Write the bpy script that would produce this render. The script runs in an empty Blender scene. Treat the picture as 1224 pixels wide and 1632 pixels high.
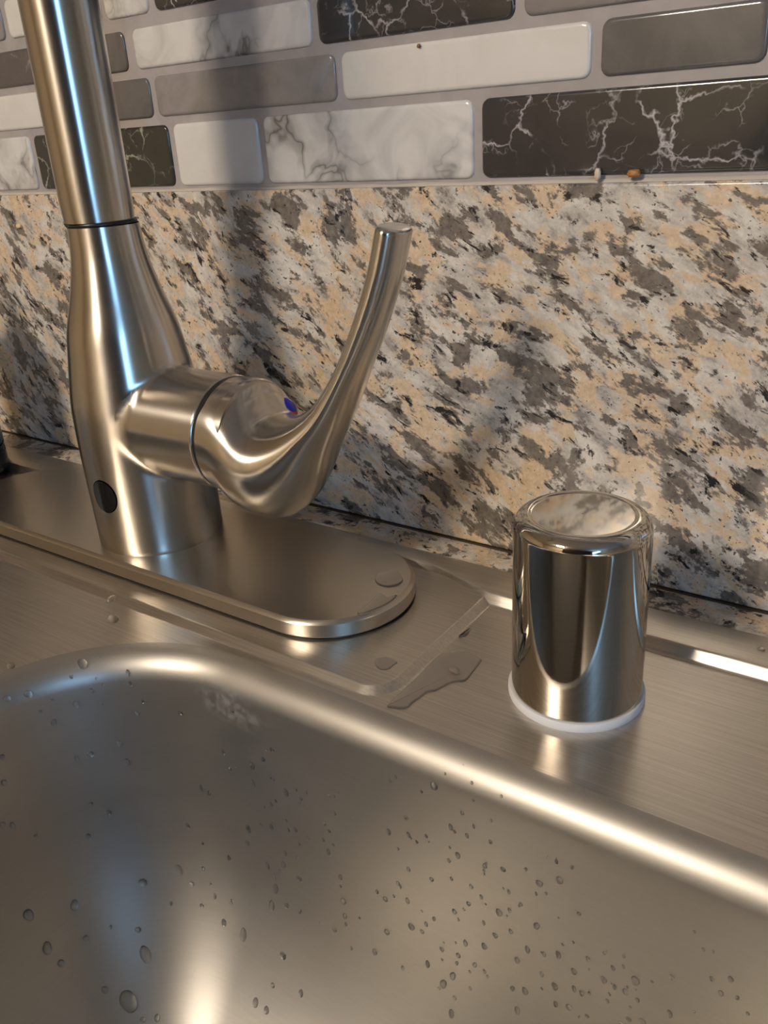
import bpy, bmesh, math, random
from mathutils import Vector, Matrix
from mathutils.noise import noise as pnoise

S = bpy.context.scene
COL = S.collection
PI = math.pi

# ------------------------------------------------------------------ camera
cam_d = bpy.data.cameras.new('camera')
cam = bpy.data.objects.new('camera', cam_d)
COL.objects.link(cam)
cam_d.sensor_fit = 'VERTICAL'
cam_d.sensor_height = 36.0
cam_d.lens = 29.78
cam_d.clip_start = 0.01
cam_d.clip_end = 60
cam.matrix_world = Matrix(((0.82191, -0.189059, 0.537326, 0.0),
                           (0.566516, 0.369598, -0.736516, -0.301177),
                           (-0.05935, 0.909755, 0.410882, 0.173874),
                           (0, 0, 0, 1)))
S.camera = cam

# ------------------------------------------------------------------ world, exposure
W = bpy.data.worlds.new('sky')
S.world = W
W.use_nodes = True
W.node_tree.nodes['Background'].inputs[0].default_value = (0.55, 0.75, 1.0, 1)
W.node_tree.nodes['Background'].inputs[1].default_value = 1.0
S.view_settings.view_transform = 'Standard'
S.view_settings.look = 'None'
S.view_settings.gamma = 1.0
S.view_settings.use_curve_mapping = False
S.view_settings.exposure = 0.20

CEILING_LAMP_STRENGTH = 96.0
CEILING_LAMP_COLOUR = (1.0, 0.87, 0.72)
WINDOW_LAMP_POWER = 32.0
WINDOW_LAMP_COLOUR = (0.26, 0.56, 1.0)

# daylight entering through the window at the far right of the room
sun_d = bpy.data.lights.new('window_daylight', 'AREA')
sun_d.shape = 'RECTANGLE'
sun_d.size = 0.42
sun_d.size_y = 1.3
sun_d.energy = WINDOW_LAMP_POWER
sun_d.color = WINDOW_LAMP_COLOUR
sun_o = bpy.data.objects.new('window_daylight', sun_d)
COL.objects.link(sun_o)
sun_o.location = (2.75, -3.06, 0.75)
sun_o.rotation_euler = (math.radians(90), 0, 0)
sun_o.rotation_euler = Vector((-0.7, 0.72, -0.15)).to_track_quat('-Z', 'Z').to_euler()

# ------------------------------------------------------------------ helpers


def link(o, parent=None):
    COL.objects.link(o)
    if parent is not None:
        o.parent = parent
    return o


def thing(name, label, cat, loc=(0, 0, 0), group=None):
    o = bpy.data.objects.new(name, None)
    o.empty_display_size = 0.02
    link(o)
    o.location = loc
    o['label'] = label
    o['category'] = cat
    if group:
        o['group'] = group
    return o


def tag(o, label, cat, group=None):
    o['label'] = label
    o['category'] = cat
    if group:
        o['group'] = group
    return o


def mesh_of(name, verts, faces, mat=None, smooth=True):
    me = bpy.data.meshes.new(name)
    me.from_pydata([tuple(v) for v in verts], [], faces)
    me.update()
    if mat:
        me.materials.append(mat)
    if smooth:
        me.polygons.foreach_set('use_smooth', [True] * len(me.polygons))
    return me


def obj(name, verts, faces, mat, parent=None, smooth=True, sharp=None):
    """verts are in world space; a parent's location is taken off."""
    if parent is not None:
        off = Vector(parent.location)
        if parent.parent is not None:
            off = off + Vector(parent.parent.location)
        verts = [Vector(v) - off for v in verts]
    me = mesh_of(name, verts, faces, mat, smooth)
    if smooth and sharp:
        me.set_sharp_from_angle(angle=math.radians(sharp))
    return link(bpy.data.objects.new(name, me), parent)


def srgb(r, g, b):
    def f(c):
        c /= 255.0
        return c / 12.92 if c <= 0.04045 else ((c + 0.055) / 1.055) ** 2.4
    return (f(r), f(g), f(b), 1)


def grain(o, vecs):
    """store the scratch direction of each vertex."""
    at = o.data.attributes.new('grain', 'FLOAT_VECTOR', 'POINT')
    at.data.foreach_set('vector', [c for v in vecs for c in v])
    return o


def along(loops):
    out = []
    for L in loops:
        n = len(L)
        out += [(L[(j + 1) % n] - L[j - 1]).normalized() for j in range(n)]
    return out


def same(o, v=(1, 0, 0)):
    return grain(o, [v] * len(o.data.vertices))


def loops_mesh(loops, close=True, cap0=False, cap1=False):
    n = len(loops[0])
    V = [v for L in loops for v in L]
    F = []
    for i in range(len(loops) - 1):
        for j in range(n if close else n - 1):
            k = (j + 1) % n
            F.append((i * n + j, i * n + k, (i + 1) * n + k, (i + 1) * n + j))
    if cap0:
        F.append(tuple(range(n))[::-1])
    if cap1:
        F.append(tuple(range((len(loops) - 1) * n, len(loops) * n)))
    return V, F


def revolve(prof, cx, cy, n=96, lean=None):
    """prof: (radius, z) list from bottom to top."""
    loops = []
    for r, z in prof:
        ox, oy = lean(z) if lean else (0, 0)
        loops.append([Vector((cx + ox + r * math.cos(2 * PI * j / n), cy + oy + r * math.sin(2 * PI * j / n), z)) for j in range(n)])
    return loops_mesh(loops)


def box(x0, x1, y0, y1, z0, z1):
    V = [Vector((x, y, z)) for x in (x0, x1) for y in (y0, y1) for z in (z0, z1)]
    F = [(0, 1, 3, 2), (4, 6, 7, 5), (0, 4, 5, 1), (2, 3, 7, 6), (0, 2, 6, 4), (1, 5, 7, 3)]
    return V, F


def bevel_box(x0, x1, y0, y1, z0, z1, b, seg=3):
    bm = bmesh.new()
    V, F = box(x0, x1, y0, y1, z0, z1)
    vs = [bm.verts.new(v) for v in V]
    for f in F:
        bm.faces.new([vs[i] for i in f])
    bmesh.ops.bevel(bm, geom=list(bm.edges), offset=b, segments=seg, affect='EDGES', profile=0.5)
    bm.verts.index_update()
    V = [v.co.copy() for v in bm.verts]
    F = [[v.index for v in f.verts] for f in bm.faces]
    bm.free()
    return V, F


def catmull(pts, per=8):
    """pts: list of equal-length tuples -> interpolated list."""
    out = []
    n = len(pts)
    for i in range(n - 1):
        p0 = pts[max(i - 1, 0)]
        p1 = pts[i]
        p2 = pts[i + 1]
        p3 = pts[min(i + 2, n - 1)]
        for k in range(per):
            t = k / per
            out.append(tuple(0.5 * (2 * b + (c - a) * t + (2 * a - 5 * b + 4 * c - d) * t * t + (3 * b - a - 3 * c + d) * t ** 3)
                             for a, b, c, d in zip(p0, p1, p2, p3)))
    out.append(tuple(pts[-1]))
    return out


def rrect(x0, x1, y0, y1, r, seg=8):
    """rounded rectangle, counter-clockwise, the same number of points whatever the size."""
    out = []
    for cx, cy, a0 in ((x1 - r, y1 - r, 0), (x0 + r, y1 - r, 90), (x0 + r, y0 + r, 180), (x1 - r, y0 + r, 270)):
        for k in range(seg + 1):
            a = math.radians(a0 + 90 * k / seg)
            out.append((cx + r * math.cos(a), cy + r * math.sin(a)))
    return out


# ------------------------------------------------------------------ materials


class NT:
    def __init__(self, name):
        self.m = bpy.data.materials.new(name)
        self.m.use_nodes = True
        self.t = self.m.node_tree
        self.p = self.t.nodes['Principled BSDF']

    def n(self, kind, **kw):
        nd = self.t.nodes.new(kind)
        for k, v in kw.items():
            if k.startswith('_'):
                setattr(nd, k[1:], v)
        return nd

    def l(self, a, b):
        self.t.links.new(a, b)

    def val(self, sock, v):
        if hasattr(v, 'links'):
            self.l(v, sock)
        else:
            sock.default_value = v

    def coord(self, scale=(1, 1, 1), rot=(0, 0, 0), loc=(0, 0, 0), out='Object', rand=False):
        c = self.n('ShaderNodeTexCoord').outputs[out]
        if rand:
            r = self.n('ShaderNodeObjectInfo').outputs['Random']
            a = self.n('ShaderNodeVectorMath', _operation='SCALE')
            a.inputs[0].default_value = (17.3, 9.1, 13.7)
            self.l(r, a.inputs['Scale'])
            b = self.n('ShaderNodeVectorMath', _operation='ADD')
            self.l(c, b.inputs[0])
            self.l(a.outputs[0], b.inputs[1])
            c = b.outputs[0]
        mp = self.n('ShaderNodeMapping')
        mp.inputs['Scale'].default_value = scale
        mp.inputs['Rotation'].default_value = rot
        mp.inputs['Location'].default_value = loc
        self.l(c, mp.inputs['Vector'])
        return mp.outputs[0]

    def noise(self, vec, scale, detail=3, rough=0.5, dist=0.0, out='Fac'):
        n = self.n('ShaderNodeTexNoise')
        n.inputs['Scale'].default_value = scale
        n.inputs['Detail'].default_value = detail
        n.inputs['Roughness'].default_value = rough
        n.inputs['Distortion'].default_value = dist
        self.l(vec, n.inputs['Vector'])
        return n.outputs[out]

    def ramp(self, fac, stops, interp='LINEAR'):
        r = self.n('ShaderNodeValToRGB')
        r.color_ramp.interpolation = interp
        e = r.color_ramp.elements
        while len(e) < len(stops):
            e.new(0.5)
        for i, (p, c) in enumerate(stops):
            e[i].position = p
            e[i].color = c if hasattr(c, '__len__') else (c, c, c, 1)
        self.l(fac, r.inputs[0])
        return r.outputs[0]

    def mix(self, fac, a, b, blend='MIX'):
        m = self.n('ShaderNodeMix', _data_type='RGBA', _blend_type=blend)
        self.val(m.inputs[0], fac)
        self.val(m.inputs[6], a)
        self.val(m.inputs[7], b)
        return m.outputs[2]

    def math(self, op, a, b=0.0, c=0.0):
        m = self.n('ShaderNodeMath', _operation=op)
        self.val(m.inputs[0], a)
        self.val(m.inputs[1], b)
        self.val(m.inputs[2], c)
        return m.outputs[0]

    def bump(self, h, strength, dist=0.001):
        b = self.n('ShaderNodeBump')
        b.inputs['Strength'].default_value = strength
        b.inputs['Distance'].default_value = dist
        self.l(h, b.inputs['Height'])
        self.l(b.outputs[0], self.p.inputs['Normal'])

    def set(self, **kw):
        for k, v in kw.items():
            self.val(self.p.inputs[k.replace('_', ' ')], v)
        return self


def plain(name, col, rough=0.5, metal=0.0, **kw):
    t = NT(name)
    t.set(Base_Color=col, Roughness=rough, Metallic=metal, **kw)
    return t.m


def brushed(name, col, scale, rough=0.28, var=0.08, streak=0.10, bump=0.12, aniso=0.0, smudge=0.06):
    """metal with grain: `scale` is small along the grain and large across it."""
    t = NT(name)
    v = t.coord(scale)
    g = t.noise(v, 1.0, 4, 0.6)
    s = t.noise(t.coord((1, 1, 1)), 26, 3, 0.55, 0.4)
    d = [c * (1 - streak) for c in col[:3]] + [1]
    b = [min(1, c * (1 + streak)) for c in col[:3]] + [1]
    t.set(Base_Color=t.ramp(g, [(0.3, d), (0.7, b)]), Metallic=1.0)
    r = t.math('ADD', t.math('MULTIPLY_ADD', g, var, rough - var / 2), t.math('MULTIPLY_ADD', s, smudge, -smudge / 2))
    t.set(Roughness=r)
    t.bump(g, bump, 0.0004)
    if aniso:
        # the grain attribute runs along the scratches: glints stretch across them
        t.set(Anisotropic=aniso, Anisotropic_Rotation=0.25)
        at = t.n('ShaderNodeAttribute', _attribute_name='grain')
        t.l(at.outputs['Vector'], t.p.inputs['Tangent'])
    return t.m


STEEL = (0.60, 0.56, 0.50, 1)
M_deck = brushed('brushed_steel_deck', STEEL, (25, 1400, 1400), rough=0.34, var=0.10, streak=0.13, bump=0.10, aniso=0.6)
M_bowl = brushed('satin_steel_bowl', (0.46, 0.435, 0.395, 1), (60, 60, 1500), rough=0.46, var=0.06, streak=0.03, bump=0.03, smudge=0.10, aniso=0.35)


def limescale(m):
    t = NT.__new__(NT)
    t.m, t.t = m, m.node_tree
    t.p = t.t.nodes['Principled BSDF']
    pos = t.n('ShaderNodeNewGeometry').outputs['Position']
    d = t.n('ShaderNodeVectorMath', _operation='SUBTRACT')
    t.l(pos, d.inputs[0])
    d.inputs[1].default_value = (-0.200, -0.129, -0.017)
    e = t.n('ShaderNodeVectorMath', _operation='MULTIPLY')
    t.l(d.outputs[0], e.inputs[0])
    e.inputs[1].default_value = (1 / 0.022, 1 / 0.02, 1 / 0.011)
    ln = t.n('ShaderNodeVectorMath', _operation='LENGTH')
    t.l(e.outputs[0], ln.inputs[0])
    edge = t.ramp(ln.outputs['Value'], [(0.2, 1.0), (1.0, 0.0)])
    spots = t.ramp(t.noise(pos, 260, 4, 0.65, 0.3), [(0.46, 0.0), (0.68, 1.0)])
    f = t.math('MULTIPLY', t.math('MULTIPLY', edge, spots), 0.32)
    for name, v in (('Base Color', srgb(206, 202, 194)), ('Roughness', 0.8), ('Metallic', 0.2)):
        s = t.p.inputs[name]
        if s.links:
            old = s.links[0].from_socket
        else:
            old = s.default_value if name == 'Metallic' else None
        if name == 'Base Color':
            t.l(t.mix(f, old, v), s)
        else:
            mm = t.n('ShaderNodeMix', _data_type='FLOAT')
            t.l(f, mm.inputs[0])
            t.val(mm.inputs[2], old)
            mm.inputs[3].default_value = v
            t.l(mm.outputs[0], s)


limescale(M_bowl)
M_plate = brushed('brushed_nickel_plate', (0.57, 0.53, 0.47, 1), (40, 400, 400), rough=0.29, var=0.0, streak=0.0, bump=0.0, aniso=0.4)
M_body = brushed('brushed_nickel_body', (0.60, 0.56, 0.50, 1), (30, 30, 5200), rough=0.26, var=0.02, streak=0.025, bump=0.0, aniso=0.85)
M_valve = brushed('brushed_nickel_valve', (0.60, 0.56, 0.50, 1), (5200, 30, 30), rough=0.26, var=0.02, streak=0.025, bump=0.0, aniso=0.85)
M_lever = brushed('brushed_nickel_lever', (0.60, 0.56, 0.50, 1), (40, 40, 40), rough=0.24, var=0.02, streak=0.02, bump=0.0, aniso=0.8)
M_cap = brushed('polished_steel_cap', (0.62, 0.58, 0.52, 1), (40, 40, 2400), rough=0.06, var=0.04, streak=0.03, bump=0.008, smudge=0.04)
M_black = plain('black_rubber', (0.012, 0.011, 0.010, 1), 0.35)
M_sensor = plain('black_glass', (0.004, 0.004, 0.005, 1), 0.06, Coat_Weight=1.0, Coat_Roughness=0.03)
M_white_plastic = plain('white_plastic', srgb(214, 214, 216), 0.45)
M_blue = plain('blue_plastic', (0.01, 0.012, 0.28, 1), 0.15, Coat_Weight=0.6)
M_red = plain('red_plastic', (0.45, 0.01, 0.02, 1), 0.2)
M_grime = plain('dark_joint_grime', (0.055, 0.032, 0.016, 1), 0.6)
M_caulk = plain('off_white_caulk', srgb(196, 186, 172), 0.5)


def make_granite():
    t = NT('speckled_granite')
    # banding runs down to the right; stretched along it, bent by a slow warp
    base = t.coord((1, 1, 1))
    warp = t.noise(base, 9, 2, 0.5, 0, 'Color')
    wv = t.n('ShaderNodeVectorMath', _operation='MULTIPLY_ADD')
    t.l(warp, wv.inputs[0])
    wv.inputs[1].default_value = (0.035, 0.035, 0.035)
    t.l(base, wv.inputs[2])

    def mp(scale, rot, loc):
        m = t.n('ShaderNodeMapping')
        m.vector_type = 'TEXTURE'
        m.inputs['Rotation'].default_value = rot
        m.inputs['Scale'].default_value = scale
        m.inputs['Location'].default_value = loc
        t.l(wv.outputs[0], m.inputs['Vector'])
        return m.outputs[0]
    rot = (0, math.radians(33), 0)
    st = (1.9, 1.2, 1.0)
    grain_n = t.noise(base, 900, 2, 0.6)
    fine = t.noise(base, 300, 4, 0.65)
    # milky quartz ground, from grey to cream
    ground = t.ramp(t.noise(mp(st, rot, (0.3, 0, 0)), 120, 5, 0.7), [(0.34, srgb(150, 143, 136)), (0.46, srgb(198, 191, 181)), (0.60, srgb(224, 217, 206))])
    # peach feldspar
    tan_n = t.noise(mp((1.6, 1.2, 1.0), rot, (0.11, 0.2, 0.07)), 120, 4, 0.62, 0.1)
    tan = t.ramp(fine, [(0.32, srgb(204, 176, 144)), (0.66, srgb(228, 206, 176))])
    c = t.mix(t.ramp(tan_n, [(0.485, 0.0), (0.56, 1.0)]), ground, tan)
    # grey-brown patches
    grey_n = t.noise(mp(st, rot, (0.51, 0.37, 0.21)), 112, 5, 0.68, 0.15)
    grey = t.ramp(fine, [(0.30, srgb(92, 85, 79)), (0.70, srgb(138, 129, 119))])
    c = t.mix(t.ramp(grey_n, [(0.505, 0.0), (0.555, 1.0)]), c, grey)
    # black mica: thin squiggles along the patches, and specks
    mica_n = t.noise(mp((2.2, 1.2, 1.0), rot, (0.9, 0.1, 0.4)), 230, 4, 0.62, 0.5)
    m1 = t.ramp(mica_n, [(0.585, 0.0), (0.625, 1.0)])
    near = t.ramp(grey_n, [(0.44, 0.0), (0.50, 1.0), (0.60, 1.0), (0.70, 0.3)])
    c = t.mix(t.math('MULTIPLY', m1, near), c, srgb(40, 38, 39))
    speck = t.noise(mp((1.3, 1.1, 1.0), rot, (0.2, 0.6, 0.1)), 620, 2, 0.55, 0.4)
    c = t.mix(t.ramp(speck, [(0.66, 0.0), (0.70, 0.9)]), c, srgb(56, 52, 50))
    c = t.mix(t.ramp(grain_n, [(0.3, 0.16), (0.7, 0.0)]), c, srgb(96, 88, 80))
    t.set(Base_Color=c, Roughness=0.16, Specular_IOR_Level=0.5)
    t.bump(fine, 0.03, 0.0003)
    return t.m


M_granite = make_granite()

# tiles: glossy gel over a printed stone pattern


def make_white_marble():
    t = NT('white_marble_tile')
    v = t.coord(rand=True)
    w = t.noise(v, 30, 3, 0.55, 0.0, 'Color')
    a = t.n('ShaderNodeVectorMath', _operation='MULTIPLY_ADD')
    t.l(w, a.inputs[0])
    a.inputs[1].default_value = (0.06, 0.06, 0.06)
    t.l(v, a.inputs[2])
    band = t.noise(a.outputs[0], 26, 3, 0.5)
    ridge = t.math('ABSOLUTE', t.math('SUBTRACT', band, 0.5))
    vein = t.ramp(ridge, [(0.0, 1.0), (0.012, 0.55), (0.07, 0.0)])
    cloud = t.ramp(t.noise(v, 34, 3, 0.55, 1.2), [(0.42, 0.0), (0.72, 1.0)])
    keep = t.ramp(t.noise(v, 20, 1, 0.5), [(0.45, 0.0), (0.62, 1.0)])
    c = t.mix(t.math('MULTIPLY', cloud, 0.55), srgb(220, 216, 210), srgb(158, 155, 151))
    c = t.mix(t.math('MULTIPLY', vein, keep), c, srgb(112, 110, 106))
    t.set(Base_Color=c, Roughness=0.18, Coat_Weight=0.5, Coat_Roughness=0.08)
    return t.m


def make_dark_marble(name, c0, c1, vein_col, scale):
    t = NT(name)
    v = t.coord(rand=True)
    w = t.noise(v, 60, 4, 0.65, 0.0, 'Color')
    a = t.n('ShaderNodeVectorMath', _operation='MULTIPLY_ADD')
    t.l(w, a.inputs[0])
    a.inputs[1].default_value = (0.016, 0.016, 0.016)
    t.l(v, a.inputs[2])
    vo = t.n('ShaderNodeTexVoronoi', _feature='DISTANCE_TO_EDGE')
    vo.inputs['Scale'].default_value = scale
    t.l(a.outputs[0], vo.inputs['Vector'])
    vein = t.ramp(vo.outputs['Distance'], [(0.0, 0.95), (0.007, 0.55), (0.024, 0.0)])
    keep = t.ramp(t.noise(v, 55, 2, 0.5), [(0.44, 0.0), (0.60, 1.0)])
    vo2 = t.n('ShaderNodeTexVoronoi', _feature='DISTANCE_TO_EDGE')
    vo2.inputs['Scale'].default_value = scale * 2.7
    t.l(a.outputs[0], vo2.inputs['Vector'])
    fine = t.ramp(vo2.outputs['Distance'], [(0.0, 0.45), (0.02, 0.1), (0.05, 0.0)])
    keep2 = t.ramp(t.noise(v, 80, 2, 0.5, 0.6), [(0.5, 0.0), (0.62, 1.0)])
    c = t.mix(t.noise(v, 60, 4, 0.6), c0, c1)
    c = t.mix(t.math('MULTIPLY', fine, keep2), c, vein_col)
    c = t.mix(t.math('MULTIPLY', vein, keep), c, vein_col)
    t.set(Base_Color=c, Roughness=0.16, Coat_Weight=0.5, Coat_Roughness=0.06)
    return t.m


def make_cloudy(name, c0, c1):
    t = NT(name)
    v = t.coord(rand=True)
    f = t.ramp(t.noise(v, 40, 4, 0.6, 1.0), [(0.40, 0.0), (0.66, 1.0)])
    t.set(Base_Color=t.mix(f, c0, c1), Roughness=0.16, Coat_Weight=0.5, Coat_Roughness=0.06)
    return t.m


M_t_white = make_cloudy('plain_white_tile', srgb(224, 219, 212), srgb(218, 213, 205))
M_t_marble = make_white_marble()
M_t_black = make_dark_marble('black_marble_tile', srgb(44, 44, 45), srgb(68, 66, 65), srgb(196, 191, 190), 38)
M_t_green = make_dark_marble('dark_green_marble_tile', srgb(42, 43, 40), srgb(60, 61, 57), srgb(178, 182, 168), 30)
M_t_slate = make_dark_marble('slate_marble_tile', srgb(84, 79, 77), srgb(104, 98, 94), srgb(180, 174, 168), 22)
M_t_dark = make_cloudy('dark_grey_tile', srgb(96, 93, 91), srgb(110, 107, 104))
M_t_grey = make_cloudy('mid_grey_tile', srgb(150, 143, 139), srgb(132, 126, 122))
M_t_light = make_cloudy('warm_grey_tile', srgb(140, 133, 128), srgb(132, 125, 120))
M_grout = make_cloudy('grey_vinyl_grout', srgb(174, 167, 164), srgb(164, 157, 154))
M_paint = plain('tan_wall_paint', srgb(184, 168, 140), 0.7)
M_ceiling = plain('white_ceiling_paint', srgb(232, 228, 220), 0.8)
M_floor = make_cloudy('brown_floor', srgb(104, 82, 60), srgb(84, 64, 46))
M_wood = make_cloudy('dark_brown_cabinet', srgb(46, 32, 24), srgb(36, 25, 19))
M_trim = plain('white_trim_paint', srgb(226, 224, 220), 0.5)

# ------------------------------------------------------------------ room shell
X0, X1, Y0, Y1, Z0, Z1 = -2.6, 3.2, -3.1, 0.006, -0.91, 1.52


def struct(name, V, F, m, parent=None, smooth=False):
    o = obj(name, V, F, m, parent, smooth)
    if parent is None:
        o['kind'] = 'structure'
    return o


struct('floor', *box(X0, X1, Y0, Y1 + 0.1, Z0 - 0.05, Z0), M_floor)
struct('ceiling', *box(X0, X1, Y0, Y1 + 0.1, Z1, Z1 + 0.05), M_ceiling)
struct('wall_left', *box(X0 - 0.1, X0, Y0, Y1 + 0.1, Z0, Z1), M_paint)
struct('wall_right', *box(X1, X1 + 0.1, Y0, Y1 + 0.1, Z0, Z1), M_paint)
# front wall (behind the camera) with a window opening
wx0, wx1, wz0, wz1 = 2.35, 2.95, 0.05, 1.25
Vw, Fw = [], []
for b in ((X0, wx0, Z0, Z1), (wx1, X1, Z0, Z1), (wx0, wx1, Z0, wz0), (wx0, wx1, wz1, Z1)):
    v, f = box(b[0], b[1], Y0 - 0.1, Y0, b[2], b[3])
    Fw += [tuple(i + len(Vw) for i in q) for q in f]
    Vw += v
struct('wall_front', Vw, Fw, M_paint)

wall_back = struct('wall_back', *box(X0, X1, Y1, Y1 + 0.1, Z0, Z1), M_grout)

# ---- peel-and-stick mosaic: each tile a raised rounded gel piece on the grout sheet
TR, TH = 0.0032, 0.0011
tile_mesh_cache = {}


def tile(x0, x1, z0, z1, mat):
    w, h = round(x1 - x0, 4), round(z1 - z0, 4)
    key = (w, h, mat.name)
    if key not in tile_mesh_cache:
        loops = []
        for ins, dy in ((0.0, 0.0), (0.0002, TH * 0.55), (0.0007, TH * 0.9), (0.0016, TH)):
            loops.append([Vector((x, -dy, z)) for x, z in rrect(-w / 2 + ins, w / 2 - ins, -h / 2 + ins, h / 2 - ins, TR - ins * 0.6, 4)])
        V, F = loops_mesh(loops, cap1=True)
        tile_mesh_cache[key] = mesh_of('tile', V, F, mat)
    o = bpy.data.objects.new('tile', tile_mesh_cache[key])
    o.location = ((x0 + x1) / 2, Y1, (z0 + z1) / 2)
    link(o, wall_back)
    return o


R1, R2, R3, R4 = (0.1547, 0.1821), (0.1856, 0.2028), (0.2064, 0.2232), (0.2284, 0.2458)
for row, x0, x1, m in (
        (R1, -0.6600, -0.5555, M_t_grey), (R1, -0.5520, -0.4470, M_t_marble), (R1, -0.4432, -0.3364, M_t_green), (R1, -0.3328, -0.2790, M_t_white),
        (R1, -0.2756, -0.1706, M_t_marble), (R1, -0.1670, -0.0620, M_t_black), (R1, -0.0585, -0.0045, M_t_white), (R1, -0.0010, 0.1040, M_t_marble),
        (R2, -0.6090, -0.5040, M_t_dark), (R2, -0.5005, -0.4000, M_t_white), (R2, -0.3965, -0.3445, M_t_dark), (R2, -0.3408, -0.2335, M_t_grey),
        (R2, -0.2304, -0.1250, M_t_white), (R2, -0.1216, -0.0690, M_t_dark), (R2, -0.0655, 0.0395, M_t_black),
        (R3, -0.6390, -0.5340, M_t_white), (R3, -0.5305, -0.4300, M_t_slate), (R3, -0.4265, -0.3570, M_t_dark), (R3, -0.3510, -0.2440, M_t_marble),
        (R3, -0.2406, -0.1536, M_t_black), (R3, -0.1500, -0.0450, M_t_light), (R3, -0.0415, 0.0635, M_t_white),
        (R4, -0.5560, -0.4485, M_t_grey), (R4, -0.4445, -0.3700, M_t_white), (R4, -0.3670, -0.3370, M_t_marble), (R4, -0.3327, -0.2277, M_t_black),
        (R4, -0.2240, -0.1190, M_t_marble), (R4, -0.1155, -0.0105, M_t_grey)):
    tile(x0, x1, row[0], row[1], m)
rt = random.Random(5)
zz = 0.2494
kinds = [M_t_white, M_t_marble, M_t_grey, M_t_black, M_t_dark]
for i in range(6):
    hh = (0.0272, 0.0172, 0.0172)[i % 3]
    x = -0.62 - 0.03 * (i % 3)
    k = i
    while x < 0.08:
        ww = (0.105, 0.0525)[(k * 7 + i) % 3 == 0]
        tile(x, x + ww, zz, zz + hh, kinds[k % 5])
        x += ww + 0.0035
        k += 2
    zz += hh + 0.0036

# ------------------------------------------------------------------ granite worktop + backsplash (one thing)
counter = thing('granite_worktop', 'speckled tan, grey and black granite worktop with upstand behind the steel sink', 'countertop')
BX0, BX1, BY0, BY1 = -0.752, 0.162, -0.552, -0.0255     # cut-out for the sink
loops = []
O_ = ((-1.6, -0.62), (1.4, -0.62), (1.4, 0.0), (-1.6, 0.0))
I_ = ((BX0, BY0), (BX1, BY0), (BX1, BY1), (BX0, BY1))
loops = [[Vector((x, y, z)) for x, y in L] for L, z in ((O_, 0.0), (O_, -0.03), (I_, -0.03), (I_, 0.0), (O_, 0.0))]
V, F = loops_mesh(loops[:4])
F += [(12 + j, 12 + (j + 1) % 4, (j + 1) % 4, j) for j in range(4)]
obj('slab', V, [f[::-1] for f in F], M_granite, counter, smooth=False)
obj('upstand', *bevel_box(-1.6, 1.4, 0.0, Y1 - 0.0005, 0.0008, 0.1524, 0.0012, 3), M_granite, counter, sharp=50)
obj('joint_line', *box(-1.6, 1.4, -0.0004, 0.0012, -0.0002, 0.0008), M_grime, counter, smooth=False)
V, F = [], []
n = 150
for i in range(n + 1):
    x = -0.75 + 0.95 * i / n
    h = 0.0009 + 0.0005 * pnoise(Vector((x * 60, 0, 0)))
    d = 0.0015 + 0.0008 * pnoise(Vector((x * 90, 3, 0)))
    V += [Vector((x, Y1 - 0.0001, 0.1526 + h)), Vector((x, Y1 - d * 0.6, 0.1526 + h * 0.8)), Vector((x, Y1 - d, 0.1521))]
    if i:
        a = 3 * (i - 1)
        F += [(a, a + 3, a + 4, a + 1), (a + 1, a + 4, a + 5, a + 2)]
cl = obj('caulk_bead', V, F, M_caulk, counter)

# ------------------------------------------------------------------ sink
sink = thing('stainless_sink', 'brushed stainless steel double bowl sink set into the granite worktop', 'sink')
ZF = -0.0023          # level of the deck round the bowls
bowl_rects = [(-0.2790, 0.105, -0.490, -0.1182), (-0.695, -0.3110, -0.490, -0.1182)]
CR = 0.075


def bowl_profile():
    """(inset, depth) from the rolled edge to the floor fillet."""
    P = []
    r = 0.0105
    for k in range(13):
        a = math.radians(90 * k / 12 * 0.955)
        P.append((r * math.sin(a), r * (1 - math.cos(a))))
    depth = 0.190
    fr = 0.120
    ins0, d0 = P[-1]
    drift = 0.0
    for k in range(1, 15):
        d = d0 + (depth - fr - d0) * k / 14
        P.append((ins0 + drift * (d - d0), d))
    i1, d1 = P[-1]
    for k in range(1, 15):
        a = math.radians(90 * k / 14)
        P.append((i1 + fr * (1 - math.cos(a)) * 1.05, d1 + fr * math.sin(a)))
    return P


BP = bowl_profile()
bm = bmesh.new()
basin_grain = []
rim_edges = []
SEG = 24
for rc in bowl_rects:
    prev = None
    for pi_, (ins, dep) in enumerate(BP):
        rr = max(CR - ins * 0.85, 0.02)
        pts = rrect(rc[0] + ins, rc[1] - ins, rc[2] + ins, rc[3] - ins, rr, SEG)
        # split the long straight sides too
        full = []
        for q in range(len(pts)):
            p0, p1 = pts[q], pts[(q + 1) % len(pts)]
            full.append(p0)
            if (q + 1) % (SEG + 1) == 0:
                for s in range(1, 16):
                    full.append((p0[0] + (p1[0] - p0[0]) * s / 16, p0[1] + (p1[1] - p0[1]) * s / 16))
        ring = [bm.verts.new((x, y, ZF - dep)) for x, y in full]
        basin_grain += along([[v.co for v in ring]])
        if prev:
            for j in range(len(ring)):
                k = (j + 1) % len(ring)
                bm.faces.new((prev[j], prev[k], ring[k], ring[j]))
        else:
            rim_edges += [bm.edges.new((ring[j], ring[(j + 1) % len(ring)])) for j in range(len(ring))]
        prev = ring
    bm.faces.new(prev[::-1])
for f in bm.faces:
    f.smooth = True
bm.normal_update()
from mathutils.bvhtree import BVHTree
BASIN_TREE = BVHTree.FromBMesh(bm)
me = bpy.data.meshes.new('basin')
bm.to_mesh(me)
bm.free()
me.materials.append(M_bowl)
basin = link(bpy.data.objects.new('basin', me), sink)
grain(basin, basin_grain)

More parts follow.
